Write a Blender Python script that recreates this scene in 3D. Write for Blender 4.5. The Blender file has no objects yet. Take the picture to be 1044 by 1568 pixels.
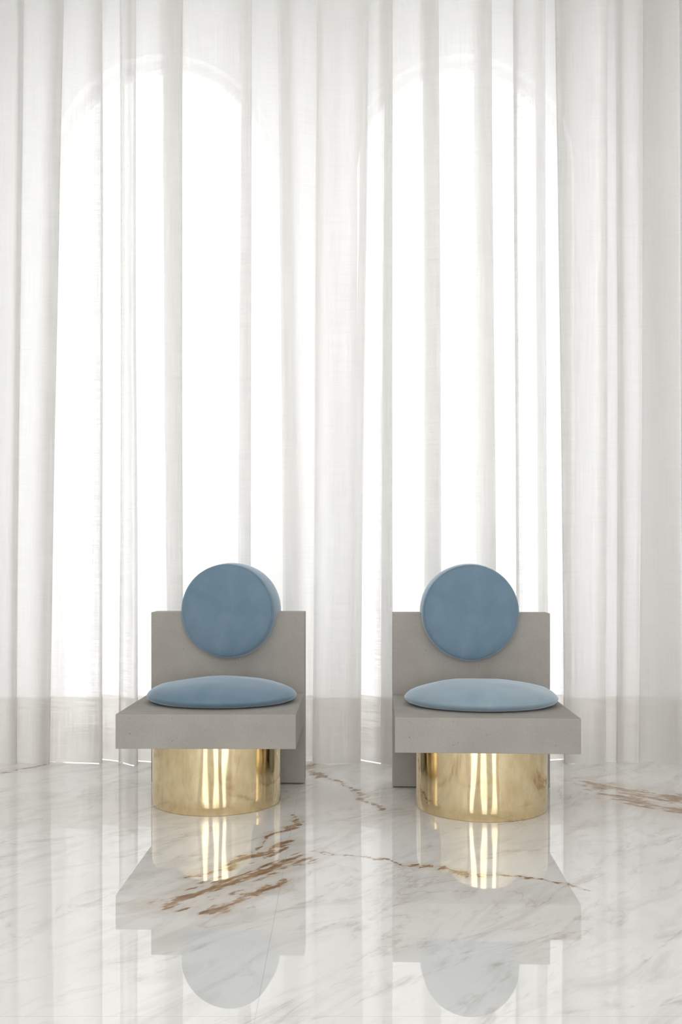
import bpy, bmesh, math, random
from mathutils import Vector, noise
random.seed(7)
scene = bpy.context.scene
scene.view_settings.view_transform = 'Standard'
scene.view_settings.look = 'None'
scene.view_settings.exposure = 0.0

H = 0.9
F = 1431.0   # focal length in px for a 1044 px wide frame

# ------------------------------------------------------------------ helpers
def link(o):
    scene.collection.objects.link(o); return o

def mesh_obj(name, bm, mat=None, parent=None, smooth=False):
    me = bpy.data.meshes.new(name)
    bm.normal_update()
    bm.to_mesh(me); bm.free()
    o = link(bpy.data.objects.new(name, me))
    if mat: me.materials.append(mat)
    if smooth:
        for p in me.polygons: p.use_smooth = True
    if parent: o.parent = parent
    return o

class NT:
    def __init__(s, name):
        s.m = bpy.data.materials.new(name); s.m.use_nodes = True
        s.t = s.m.node_tree; s.t.nodes.clear()
        s.out = s.n('ShaderNodeOutputMaterial')
    def n(s, typ, **kw):
        nd = s.t.nodes.new(typ)
        for k, v in kw.items(): setattr(nd, k, v)
        return nd
    def l(s, a, b): s.t.links.new(a, b)
    def math(s, op, a, b=None, c=None, clamp=False):
        nd = s.n('ShaderNodeMath', operation=op); nd.use_clamp = clamp
        for i, v in enumerate((a, b, c)):
            if v is None: continue
            if isinstance(v, (int, float)): nd.inputs[i].default_value = v
            else: s.l(v, nd.inputs[i])
        return nd.outputs[0]
    def vmath(s, op, a, b=None, out=0):
        nd = s.n('ShaderNodeVectorMath', operation=op)
        for i, v in enumerate((a, b)):
            if v is None: continue
            if isinstance(v, (tuple, Vector)): nd.inputs[i].default_value = v
            else: s.l(v, nd.inputs[i])
        return nd.outputs[out]
    def noise(s, vec, scale, detail=4, rough=0.5, dist=0.0, col=False):
        nd = s.n('ShaderNodeTexNoise')
        nd.inputs['Scale'].default_value = scale
        nd.inputs['Detail'].default_value = detail
        nd.inputs['Roughness'].default_value = rough
        nd.inputs['Distortion'].default_value = dist
        s.l(vec, nd.inputs['Vector'])
        return nd.outputs['Color' if col else 'Fac']
    def mapr(s, v, a, b, c=0.0, d=1.0, smooth=False):
        nd = s.n('ShaderNodeMapRange')
        if smooth: nd.interpolation_type = 'SMOOTHSTEP'
        s.l(v, nd.inputs[0])
        for i, x in enumerate((a, b, c, d)): nd.inputs[i+1].default_value = x
        return nd.outputs[0]
    def mix(s, fac, a, b):
        nd = s.n('ShaderNodeMix', data_type='RGBA')
        for i, v in ((0, fac), (6, a), (7, b)):
            if isinstance(v, (int, float)): nd.inputs[i].default_value = v
            elif isinstance(v, tuple): nd.inputs[i].default_value = (*v, 1) if len(v) == 3 else v
            else: s.l(v, nd.inputs[i])
        return nd.outputs[2]
    def mapping(s, vec, scale=(1,1,1), rot=(0,0,0)):
        nd = s.n('ShaderNodeMapping')
        nd.inputs['Scale'].default_value = scale
        nd.inputs['Rotation'].default_value = rot
        s.l(vec, nd.inputs['Vector']); return nd.outputs[0]
    def streak(s, vec, deg, along, across):
        """coordinates stretched along a floor direction `deg` from +X"""
        return s.mapping(s.mapping(vec, rot=(0, 0, -math.radians(deg))), scale=(along, across, 1))
    def bump(s, h, strength, dist=0.01):
        nd = s.n('ShaderNodeBump')
        nd.inputs['Strength'].default_value = strength
        nd.inputs['Distance'].default_value = dist
        s.l(h, nd.inputs['Height']); return nd.outputs[0]
    def principled(s, col, rough=0.5, metal=0.0, normal=None, **kw):
        p = s.n('ShaderNodeBsdfPrincipled')
        if isinstance(col, tuple): p.inputs['Base Color'].default_value = (*col, 1)
        else: s.l(col, p.inputs['Base Color'])
        if isinstance(rough, (int, float)): p.inputs['Roughness'].default_value = rough
        else: s.l(rough, p.inputs['Roughness'])
        p.inputs['Metallic'].default_value = metal
        for k, v in kw.items(): p.inputs[k.replace('_', ' ')].default_value = v
        if normal: s.l(normal, p.inputs['Normal'])
        s.l(p.outputs[0], s.out.inputs[0]); return p
    def obj(s): return s.n('ShaderNodeTexCoord').outputs['Object']

# ------------------------------------------------------------------ materials
def mat_plaster(name, col):
    t = NT(name); o = t.obj()
    c = t.mix(t.noise(o, 1.5, 2), tuple(x*0.97 for x in col), col)
    t.principled(c, 0.85)
    return t.m

def mat_concrete():
    t = NT('cast_concrete'); o = t.obj()
    big = t.noise(o, 5, 5, 0.6)
    fine = t.noise(o, 130, 3, 0.7)
    c = t.mix(t.mapr(big, .3, .7), (0.355, 0.333, 0.302), (0.425, 0.402, 0.368))
    c = t.mix(t.mapr(fine, .38, .66, 0, .28), c, (0.28, 0.262, 0.235))
    v = t.n('ShaderNodeTexVoronoi'); v.inputs['Scale'].default_value = 60
    t.l(o, v.inputs['Vector'])
    rnd = t.n('ShaderNodeSeparateColor'); t.l(v.outputs['Color'], rnd.inputs[0])
    pres = t.math('GREATER_THAN', rnd.outputs[0], 0.87)
    rad = t.mapr(rnd.outputs[1], 0, 1, 0.05, 0.18)
    pit = t.math('MULTIPLY', pres, t.math('LESS_THAN', v.outputs['Distance'], rad))
    c = t.mix(t.math('MULTIPLY', pit, .45), c, (0.14, 0.13, 0.12))
    h = t.math('SUBTRACT', t.math('MULTIPLY', fine, .15), pit)
    t.principled(c, 0.75, normal=t.bump(h, 0.12, 0.002), IOR=1.4)
    return t.m

def mat_velvet(name, a0, a1, a2, sheen, rough):
    t = NT(name); o = t.obj()
    a = t.noise(o, 7, 5, 0.6, 0.6)
    b = t.noise(o, 220, 2, 0.7)
    c = t.mix(t.mapr(a, .35, .68), a0, a1)
    c = t.mix(t.mapr(b, .3, .7, 0, .22), c, a2)
    p = t.principled(c, rough, normal=t.bump(b, 0.12, 0.001))
    p.inputs['Sheen Weight'].default_value = sheen
    p.inputs['Sheen Roughness'].default_value = 0.4
    p.inputs['Sheen Tint'].default_value = (0.80, 0.9, 1, 1)
    p.inputs['Specular IOR Level'].default_value = 0.4
    return t.m

def mat_brass():
    t = NT('polished_brass'); o = t.obj()
    w = t.noise(t.mapping(o, (6, 6, 1.2)), 1.0, 2, 0.5)
    st = t.noise(t.mapping(o, (40, 40, 14)), 1.0, 4, 0.6)
    c = t.mix(t.mapr(st, .42, .72, 0, .6), (0.84, 0.70, 0.45), (0.68, 0.51, 0.27))
    r = t.mapr(st, .3, .75, 0.06, 0.13)
    t.principled(c, r, metal=1.0, normal=t.bump(w, 0.28, 0.03))
    return t.m

def mat_curtain(name, lo, hi, ctl, cdf, df_amt):
    t = NT(name)
    uv = t.n('ShaderNodeTexCoord').outputs['UV']
    wh = t.noise(t.mapping(uv, (6, 230, 1)), 1.0, 1, 0.6)      # weft slubs
    wv = t.noise(t.mapping(uv, (230, 3.5, 1)), 1.0, 1, 0.6)    # warp slubs
    w = t.math('ADD', t.math('MULTIPLY', wh, .5), t.math('MULTIPLY', wv, .5))
    opq = t.mapr(w, .36, .64, lo, hi)     # transparency amount
    tr = t.n('ShaderNodeBsdfTransparent'); tr.inputs[0].default_value = (1, 1, 1, 1)
    tl = t.n('ShaderNodeBsdfTranslucent')
    df = t.n('ShaderNodeBsdfDiffuse')
    t.l(t.mix(t.mapr(w, .36, .64), tuple(x*.78 for x in ctl), ctl), tl.inputs[0])
    t.l(t.mix(t.mapr(w, .36, .64), tuple(x*.94 for x in cdf), cdf), df.inputs[0])
    m1 = t.n('ShaderNodeMixShader'); m1.inputs[0].default_value = df_amt
    t.l(tl.outputs[0], m1.inputs[1]); t.l(df.outputs[0], m1.inputs[2])
    m2 = t.n('ShaderNodeMixShader'); t.l(opq, m2.inputs[0])
    t.l(m1.outputs[0], m2.inputs[1]); t.l(tr.outputs[0], m2.inputs[2])
    t.l(m2.outputs[0], t.out.inputs[0])
    return t.m

def px2w(px, py):
    d = F*H/(py-868.0)
    return Vector(((px-522.0)*d/F, d, 0))

def mat_marble():
    t = NT('polished_marble'); o = t.obj()
    sx = t.n('ShaderNodeSeparateXYZ'); t.l(o, sx.inputs[0])
    base = t.mix(t.mapr(t.noise(o, 1.6, 4, 0.62, 0.8), .32, .68), (0.82, 0.808, 0.785), (0.93, 0.92, 0.905))
    # cloudy grey feathering, drawn out diagonally
    fea = t.noise(t.streak(o, 52, .8, 2.4), 3.6, 6, 0.68, 1.0)
    base = t.mix(t.mapr(fea, .48, .72, 0, .52), base, (0.52, 0.505, 0.48))
    # thin veins : ridged noise
    rn = t.noise(t.streak(o, 40, .7, 1.7), 2.1, 5, 0.6, 0.9)
    rid = t.math('ABSOLUTE', t.math('SUBTRACT', rn, 0.5))
    msk = t.mapr(fea, .42, .60)
    base = t.mix(t.math('MULTIPLY', t.mapr(rid, 0, 0.016, .45, 0), msk), base, (0.48, 0.39, 0.29))
    # rust veins as distorted polylines
    dist = t.vmath('SUBTRACT', t.noise(o, 6, 4, 0.62, col=True), (0.5, 0.5, 0.5))
    sc = t.n('ShaderNodeVectorMath', operation='SCALE'); sc.inputs['Scale'].default_value = 0.17
    t.l(dist, sc.inputs[0])
    flat = t.vmath('MULTIPLY', t.vmath('ADD', o, sc.outputs[0]), (1, 1, 0))
    side = t.math('GREATER_THAN', sx.outputs[0], 0.72)
    sv = t.n('ShaderNodeMix', data_type='VECTOR')
    t.l(side, sv.inputs[0]); t.l(t.streak(o, 48, .38, 1.5), sv.inputs[4]); t.l(t.streak(o, -38, .45, 1.3), sv.inputs[5])
    wn = t.noise(sv.outputs[1], 21, 3, 0.7)
    lines = [  # (pts, half-width m)
        ([(255,1385),(330,1360),(455,1312)], 0.050),
        ([(300,1338),(370,1320),(450,1288)], 0.026),
        ([(320,1396),(380,1370),(440,1346)], 0.026),
        ([(370,1316),(410,1286),(460,1250)], 0.014),
        ([(465,1302),(560,1314),(640,1326)], 0.006),
        ([(640,1322),(720,1334)], 0.026),
        ([(700,1330),(800,1346),(900,1360)], 0.007),
        ([(470,1170),(486,1190)], 0.040),
        ([(488,1190),(540,1206),(582,1238)], 0.013),
        ([(905,1200),(1000,1220),(1080,1228)], 0.075),
        ([(925,1216),(1030,1240),(1110,1250)], 0.070),
        ([(0,1184),(70,1172)], 0.014),
    ]
    acc = None
    for pts, w in lines:
        for a, b in zip(pts[:-1], pts[1:]):
            A = px2w(*a); B = px2w(*b); D = B-A
            pa = t.vmath('SUBTRACT', flat, A)
            dt = t.vmath('DOT_PRODUCT', pa, D, out=1)
            k = t.math('MULTIPLY', dt, 1.0/D.length_squared, clamp=True)
            s2 = t.n('ShaderNodeVectorMath', operation='SCALE')
            s2.inputs[0].default_value = D; t.l(k, s2.inputs['Scale'])
            ln = t.vmath('LENGTH', t.vmath('SUBTRACT', pa, s2.outputs[0]), out=1)
            v = t.math('MULTIPLY', ln, 1.0/w)
            acc = v if acc is None else t.math('MINIMUM', acc, v)
    val = t.math('ADD', acc, t.mapr(wn, .3, .7, -0.9, 1.25))
    vein = t.mapr(val, 0.30, 1.0, 0.92, 0.0, True)
    halo = t.mapr(acc, 0.8, 2.6, 0.36, 0.0, True)
    base = t.mix(halo, base, (0.60, 0.50, 0.38))
    vc = t.mix(t.mapr(wn, .35, .52), (0.23, 0.105, 0.045), (0.44, 0.28, 0.15))
    base = t.mix(vein, base, vc)
    # tile joints
    def joint(axis, off):
        m = t.math('PINGPONG', t.math('SUBTRACT', axis, off), 0.703)
        return t.math('LESS_THAN', m, 0.0012)
    j = t.math('MAXIMUM', joint(sx.outputs[0], -0.171), joint(sx.outputs[1], 3.277-1.406*4))
    base = t.mix(t.math('MULTIPLY', j, .35), base, (0.50, 0.48, 0.45))
    t.principled(base, 0.0, IOR=2.05)
    return t.m

M_wall = mat_plaster('white_plaster', (0.86, 0.857, 0.845))
M_ceil = mat_plaster('ceiling_plaster', (0.83, 0.83, 0.82))
M_conc = mat_concrete()
M_vel = mat_velvet('blue_suede', (0.140, 0.225, 0.300), (0.185, 0.275, 0.355), (0.11, 0.18, 0.255), .8, .68)
M_vel2 = mat_velvet('blue_suede_sheen_nap', (0.255, 0.345, 0.415), (0.32, 0.415, 0.485), (0.20, 0.29, 0.36), 1.0, .48)  # paler nap, with the right seat's sheen painted into the base colour
M_brass = mat_brass()
M_cur = mat_curtain('sheer_linen', 0.06, 0.17, (0.975, 0.97, 0.958), (0.91, 0.907, 0.893), 0.42)
M_hem = mat_curtain('linen_hem', 0.24, 0.34, (0.90, 0.86, 0.80), (0.87, 0.84, 0.79), 0.45)
M_marb = mat_marble()
M_frame = mat_plaster('window_paint', (0.80, 0.79, 0.77))

# ------------------------------------------------------------------ room shell
XL, XR, YF, YB, ZC = -3.0, 3.0, -2.6, 4.85, 4.1

def box(bm, x0, x1, y0, y1, z0, z1, bevel=0, seg=2):
    r = bmesh.ops.create_cube(bm, size=1)
    for v in r['verts']:
        v.co = Vector((x0+(v.co.x+.5)*(x1-x0), y0+(v.co.y+.5)*(y1-y0), z0+(v.co.z+.5)*(z1-z0)))
    if bevel:
        es = {e for v in r['verts'] for e in v.link_edges}
        bmesh.ops.bevel(bm, geom=list(es), offset=bevel, segments=seg, affect='EDGES', profile=.6)

def simple_box(name, mat, *a, **k):
    bm = bmesh.new(); box(bm, *a, **k); return mesh_obj(name, bm, mat)

simple_box('floor', M_marb, XL-.2, XR+.2, YF-.2, YB+.2, -0.12, 0)
simple_box('ceiling', M_ceil, XL-.2, XR+.2, YF-.2, YB+.2, ZC, ZC+.12)
simple_box('wall_left', M_wall, XL-.2, XL, YF-.2, YB+.2, 0, ZC)
simple_box('wall_right', M_wall, XR, XR+.2, YF-.2, YB+.2, 0, ZC)

def wall_with_openings(name, y, thick, openings, mat, sgn):
    """openings: (x0,x1,z0,zspring,arched)"""
    bm = bmesh.new()
    def quad(pts):
        bm.faces.new([bm.verts.new((p[0], y, p[1])) for p in pts])
    x = XL
    for (x0, x1, z0, zs, arch) in openings:
        quad([(x,0),(x0,0),(x0,ZC),(x,ZC)])
        if z0 > 0: quad([(x0,0),(x1,0),(x1,z0),(x0,z0)])
        if arch:
            r = (x1-x0)/2; cx = (x0+x1)/2; N = 48
            P = [(cx-r*math.cos(math.pi*i/N), zs+r*math.sin(math.pi*i/N)) for i in range(N+1)]
            for a, b in zip(P[:-1], P[1:]): quad([a, b, (b[0],ZC), (a[0],ZC)])
        else:
            quad([(x0,zs),(x1,zs),(x1,ZC),(x0,ZC)])
        x = x1
    quad([(x,0),(XR,0),(XR,ZC),(x,ZC)])
    bmesh.ops.remove_doubles(bm, verts=bm.verts, dist=1e-5)
    # extrude thickness
    g = bmesh.ops.extrude_face_region(bm, geom=list(bm.faces))
    for v in g['geom']:
        if isinstance(v, bmesh.types.BMVert): v.co.y += thick*sgn
    bmesh.ops.recalc_face_normals(bm, faces=bm.faces)
    return mesh_obj(name, bm, mat)

WINS = [(-1.50, -0.34, 0.0, 2.98, True), (0.05, 1.21, 0.0, 2.98, True)]
wall_with_openings('wall_back', YB, .2, WINS, M_wall, 1)
FO = [(-2.45,-1.45,0.0,3.5,False), (-0.5,0.5,0.0,3.5,False), (1.45,2.45,0.0,3.5,False)]
wall_with_openings('wall_front', YF, .2, FO, M_wall, -1)

def window_frame(name, w, y):
    x0, x1, z0, zs, _ = w; r = (x1-x0)/2; cx = (x0+x1)/2; N = 48; fw = 0.035
    outer = [(x0, z0)] + [(cx-r*math.cos(math.pi*i/N), zs+r*math.sin(math.pi*i/N)) for i in range(N+1)] + [(x1, z0)]
    r2 = r-fw
    inner = [(x0+fw, z0)] + [(cx-r2*math.cos(math.pi*i/N), zs+r2*math.sin(math.pi*i/N)) for i in range(N+1)] + [(x1-fw, z0)]
    bm = bmesh.new()
    O = [bm.verts.new((a, y, b)) for a, b in outer]; I = [bm.verts.new((a, y, b)) for a, b in inner]
    for i in range(len(O)-1): bm.faces.new([O[i], O[i+1], I[i+1], I[i]])
    g = bmesh.ops.extrude_face_region(bm, geom=list(bm.faces))
    for v in g['geom']:
        if isinstance(v, bmesh.types.BMVert): v.co.y += 0.05
    box(bm, x0+fw, x1-fw, y, y+.05, 0.0, 0.05)
    bmesh.ops.recalc_face_normals(bm, faces=bm.faces)
    return mesh_obj(name, bm, M_frame)
window_frame('window_1', WINS[0], YB+.08)
window_frame('window_2', WINS[1], YB+.08)

# ------------------------------------------------------------------ curtain
DC = 4.30
k = DC/F
Z = [(-360,-335,-360,-335,1),(-270,-240,-268,-240,0),(-190,-150,-190,-150,1),(-105,-75,-110,-78,1),
     (-38,-15,-30,-10,0), (24,30,34,40,1),
     (66,80,92,104,1), (148,158,150,158,1), (182,187,184,189,0), (203,214,205,212,1), (254,282,248,281,1),
     (364,386,369,385,1),
     (436,452,424,436,0), (478,500,488,505,0), (540,552,556,566,1), (584,601,590,599,1), (650,673,648,670,1),
     (731,758,728,752,1), (790,796,786,792,0),
     (826,836,820,830,1), (862,874,848,862,0), (906,922,914,928,1), (942,948,945,950,0), (966,976,968,985,1), (1026,1040,1020,1034,1),
     (1085,1110,1085,1110,1),(1160,1185,1160,1185,0),(1235,1270,1235,1270,1),(1330,1350,1330,1350,1)]
rnd = random.Random(3)
rows = 72; ztop = ZC-0.07; zbot = 0.003
params = [(rnd.uniform(.030,.055), rnd.uniform(-.02,.02), rnd.uniform(.9,1.1), rnd.uniform(0,6)) for _ in Z]

def ctrl(v):
    """control points at v (0 bottom, 1 top)"""
    pts = [(-440*k - 522*k, 0.0)]
    for i, (a0, b0, a1, b1, ty) in enumerate(Z):
        amp, off, am2, ph = params[i]
        a = (a0*(1-v)+a1*v-522)*k; b = (b0*(1-v)+b1*v-522)*k
        w = 0.003*math.sin(ph+v*5.0)
        a += w; b += w
        narrow = (b0-a0) < 7.5
        A = amp*(1.05-0.35*v)*(0.35 if narrow else 1.0)
        s = -1 if ty else 1
        dl = 0.010 if narrow else 0.018
        pts += [(b-dl*1.3, s*A*0.93+off), (b-0.004, s*A+off), (b, s*A*0.72+off), ((a+b)/2, off),
                (a, -s*A*0.72+off), (a+0.004, -s*A+off), (a+dl*1.3, -s*A*0.93+off)]
    pts.append((1440*k-522*k, 0.0))
    return pts

def catmull(P, n):
    out = []
    for i in range(len(P)-1):
        p0 = P[max(i-1,0)]; p1 = P[i]; p2 = P[i+1]; p3 = P[min(i+2,len(P)-1)]
        nn = n*2 if (i % 7) == 0 else n-1
        for j in range(nn):
            t = j/nn
            c = 0.36
            h1 = 2*t**3-3*t**2+1; h2 = -2*t**3+3*t**2; h3 = t**3-2*t**2+t; h4 = t**3-t**2
            q = []
            for d in (0,1):
                m1 = c*(p2[d]-p0[d]); m2 = c*(p3[d]-p1[d])
                L = abs(p2[d]-p1[d])+0.02
                m1 = max(-L*1.5, min(L*1.5, m1)); m2 = max(-L*1.5, min(L*1.5, m2))
                q.append(h1*p1[d]+h2*p2[d]+h3*m1+h4*m2)
            out.append(tuple(q))
    out.append(P[-1]); return out

bm = bmesh.new(); uvl = bm.loops.layers.uv.new('UVMap')
def sheet(z0, z1, nrow, yoff, mi):
    grid = []; us = None
    for r in range(nrow+1):
        z = z0+(z1-z0)*r/nrow; v = z/ztop
        C = catmull(ctrl(v), 6)
        if us is None:
            us = [0.0]
            for a, b in zip(C[:-1], C[1:]): us.append(us[-1]+math.hypot(b[0]-a[0], b[1]-a[1]))
        row = []
        for i, (x, y) in enumerate(C):
            wr = (noise.noise(Vector((us[i]*4, z*0.8, 3.1)))*0.012 + noise.noise(Vector((us[i]*10, z*0.45, 9.1)))*0.011
                  + noise.noise(Vector((us[i]*24, z*0.6, 5.7)))*0.003)
            row.append((bm.verts.new((x, DC+y+wr+yoff, z)), us[i], z))
        grid.append(row)
    for r in range(nrow):
        for i in range(len(us)-1):
            q = [grid[r][i], grid[r][i+1], grid[r+1][i+1], grid[r+1][i]]
            f = bm.faces.new([a[0] for a in q]); f.smooth = True; f.material_index = mi
            for lp, a in zip(f.loops, q): lp[uvl].uv = (a[1], a[2])
sheet(zbot, ztop, rows, 0.0, 0)
sheet(zbot, 0.305, 8, 0.004, 1)      # doubled hem
curtain = mesh_obj('sheer_curtain', bm, M_cur)
curtain.data.materials.append(M_hem)
# ceiling rail
simple_box('trim_1', M_wall, XL, XR, DC-.03, DC+.03, ZC-.07, ZC, bevel=.004)

# ------------------------------------------------------------------ chairs
def revolve(profile, N=112, axis='Y'):
    """profile [(r, t)]; closed at the axis both ends"""
    bm = bmesh.new(); rings = []
    for r, t in profile:
        if r < 1e-6:
            rings.append([bm.verts.new((0,t,0) if axis=='Y' else (0,0,t))])
        else:
            rg = []
            for i in range(N):
                a = 2*math.pi*i/N
                rg.append(bm.verts.new((r*math.cos(a), t, r*math.sin(a)) if axis=='Y' else (r*math.cos(a), r*math.sin(a), t)))
            rings.append(rg)
    for A, B in zip(rings[:-1], rings[1:]):
        for i in range(N):
            j = (i+1) % N
            if len(A) == 1: bm.faces.new([A[0], B[i], B[j]])
            elif len(B) == 1: bm.faces.new([A[i], A[j], B[0]])
            else: bm.faces.new([A[i], A[j], B[j], B[i]])
    bmesh.ops.recalc_face_normals(bm, faces=bm.faces)
    return bm

W = 0.637; D = 0.585; ST = 0.38; SB = 0.258; BT = 0.11; BH = 0.712

def make_chair(loc, rotz, cyl_dx, disc_dx, disc_yaw, disc_z, seat_mat):
    root = link(bpy.data.objects.new('lounge_chair', None))
    root.empty_display_size = 0.2
    # seat slab
    bm = bmesh.new(); box(bm, -W/2, W/2, 0, D, SB, ST, bevel=.0025)
    mesh_obj('seat_slab', bm, M_conc, root)
    bm = bmesh.new(); box(bm, -W/2, W/2, D, D+BT, 0.004, BH, bevel=.0025)
    mesh_obj('backrest_slab', bm, M_conc, root)
    # brass drum: rolled shell
    R = 0.246
    prof = [(0,0.003),(R-.012,.003),(R-.005,0.0),(R-.0015,.0008),(R,.003),(R+.0004,.05),(R-.0004,.13),(R+.0003,.2),
            (R,SB-.003),(R-.003,SB),(0,SB)]
    bm = revolve(prof, 160, 'Z')
    bmesh.ops.translate(bm, verts=bm.verts, vec=(cyl_dx, 0.322, 0))
    o = mesh_obj('brass_drum_base', bm, M_brass, root, smooth=True)
    md = o.modifiers.new('es', 'EDGE_SPLIT'); md.split_angle = math.radians(35)
    # back disc cushion
    r = 0.1925; T = 0.20
    prof = [(0,-.007),(r*.3,-.0062),(r*.55,-.0042),(r*.75,-.001),(r*.86,.003),(r*.92,.0065),(r*.965,.0105),(r*.985,.0145),
            (r*.980,.0168),(r*.990,.0195),(r*1.002,.026),(r*1.015,.045),(r*1.024,.08),(r*1.026,.11),(r*1.018,.15),
            (r*1.003,T-.02),(r*.985,T-.012),(r*.95,T-.005),(r*.6,T),(0,T+.002)]
    bm = revolve(prof, 128, 'Y')
    for v in bm.verts:   # gentle stuffed irregularity
        n = noise.noise(v.co*9+Vector((loc[0]*5,0,0)))
        v.co += v.co.normalized()*n*0.0016
    o = mesh_obj('back_cushion', bm, M_vel, root, smooth=True)
    o.location = (disc_dx, D-0.06, disc_z); o.rotation_euler = (0, 0, disc_yaw)
    # piping seam on the front rim
    bm = bmesh.new(); N = 128; n2 = 8; pr = .0018; rings = []
    for i in range(N):
        a = 2*math.pi*i/N; rg = []
        for j in range(n2):
            b = 2*math.pi*j/n2
            rr = r*.988+pr*math.cos(b)
            rg.append(bm.verts.new((rr*math.cos(a), .0158+pr*math.sin(b), rr*math.sin(a))))
        rings.append(rg)
    for i in range(N):
        for j in range(n2):
            bm.faces.new([rings[i][j], rings[(i+1)%N][j], rings[(i+1)%N][(j+1)%n2], rings[i][(j+1)%n2]])
    p = mesh_obj('back_cushion_piping', bm, M_vel, root, smooth=True)
    p.location = o.location; p.rotation_euler = o.rotation_euler
    # seat pad
    rx = 0.289; ry = 0.24; h = 0.092
    prof = [(0,0.0),(.80,.0),(.90,.004),(.96,.010),(.988,.017),(1.0,.0245),(.998,.029),(.992,.0305),(.988,.0325),(.975,.038),(.93,.049)]
    for rr in (.86,.78,.68,.56,.42,.28,.14,0):
        prof.append((rr, 0.049 + (h-.049)*(1-(rr/.93)**2)**0.75))
    bm = revolve(prof, 128, 'Z')
    for v in bm.verts:
        n = noise.noise(Vector((v.co.x*2.5+loc[0]*4, v.co.y*2.5, 1.7)))
        if v.co.z > .03: v.co.z += n*0.004
        v.co.x *= rx; v.co.y *= ry
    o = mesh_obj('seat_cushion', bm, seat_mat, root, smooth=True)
    o.location = (0.012, 0.333, ST)
    root.location = (loc[0], loc[1], 0); root.rotation_euler = (0, 0, rotz)
    return root

make_chair((-0.477, 3.292), -math.radians(.7), -0.006, 0.0, -math.radians(7), .719, M_vel)
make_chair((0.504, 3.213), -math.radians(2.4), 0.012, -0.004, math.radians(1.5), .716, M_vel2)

# ------------------------------------------------------------------ lighting
w = bpy.data.worlds.new('overcast_sky'); scene.world = w; w.use_nodes = True
bg = w.node_tree.nodes['Background']
bg.inputs[0].default_value = (0.985, 0.992, 1.0, 1); bg.inputs[1].default_value = 2.4

def area(name, loc, rotx, sx, sy, power=0, portal=False, col=(1,1,1)):
    l = bpy.data.lights.new(name, 'AREA'); l.shape = 'RECTANGLE'; l.size = sx; l.size_y = sy
    l.energy = power; l.color = col
    if portal: l.cycles.is_portal = True
    o = link(bpy.data.objects.new(name, l)); o.location = loc; o.rotation_euler = (rotx, 0, 0)
    return o
for i, wd in enumerate(WINS):
    area('window_portal', ((wd[0]+wd[1])/2, YB+.19, 1.78), -math.pi/2, 1.16, 3.56, portal=True)
# daylight from the openings on the opposite side of the room
for f in FO:
    area('opening_daylight', ((f[0]+f[1])/2, YF-.12, (f[2]+f[3])/2), math.pi/2, f[1]-f[0], f[3]-f[2],
         power=2.0*math.pi*(f[1]-f[0])*(f[3]-f[2]), col=(1, .985, .96))
# fill light added below the ceiling, stands for no known fixture
area('ceiling_fill', (0, 0.6, ZC-.01), 0, 3.2, 1.6, power=20, col=(1, .98, .95))

# ------------------------------------------------------------------ camera
cam = bpy.data.cameras.new('camera'); co = link(bpy.data.objects.new('camera', cam))
cam.sensor_fit = 'HORIZONTAL'; cam.sensor_width = 24.0; cam.lens = 24.0*F/1044.0
cam.shift_y = 84.0/1044.0
co.location = (0, 0, H); co.rotation_euler = (math.pi/2, 0, 0)
cam.clip_start = 0.05
scene.camera = co
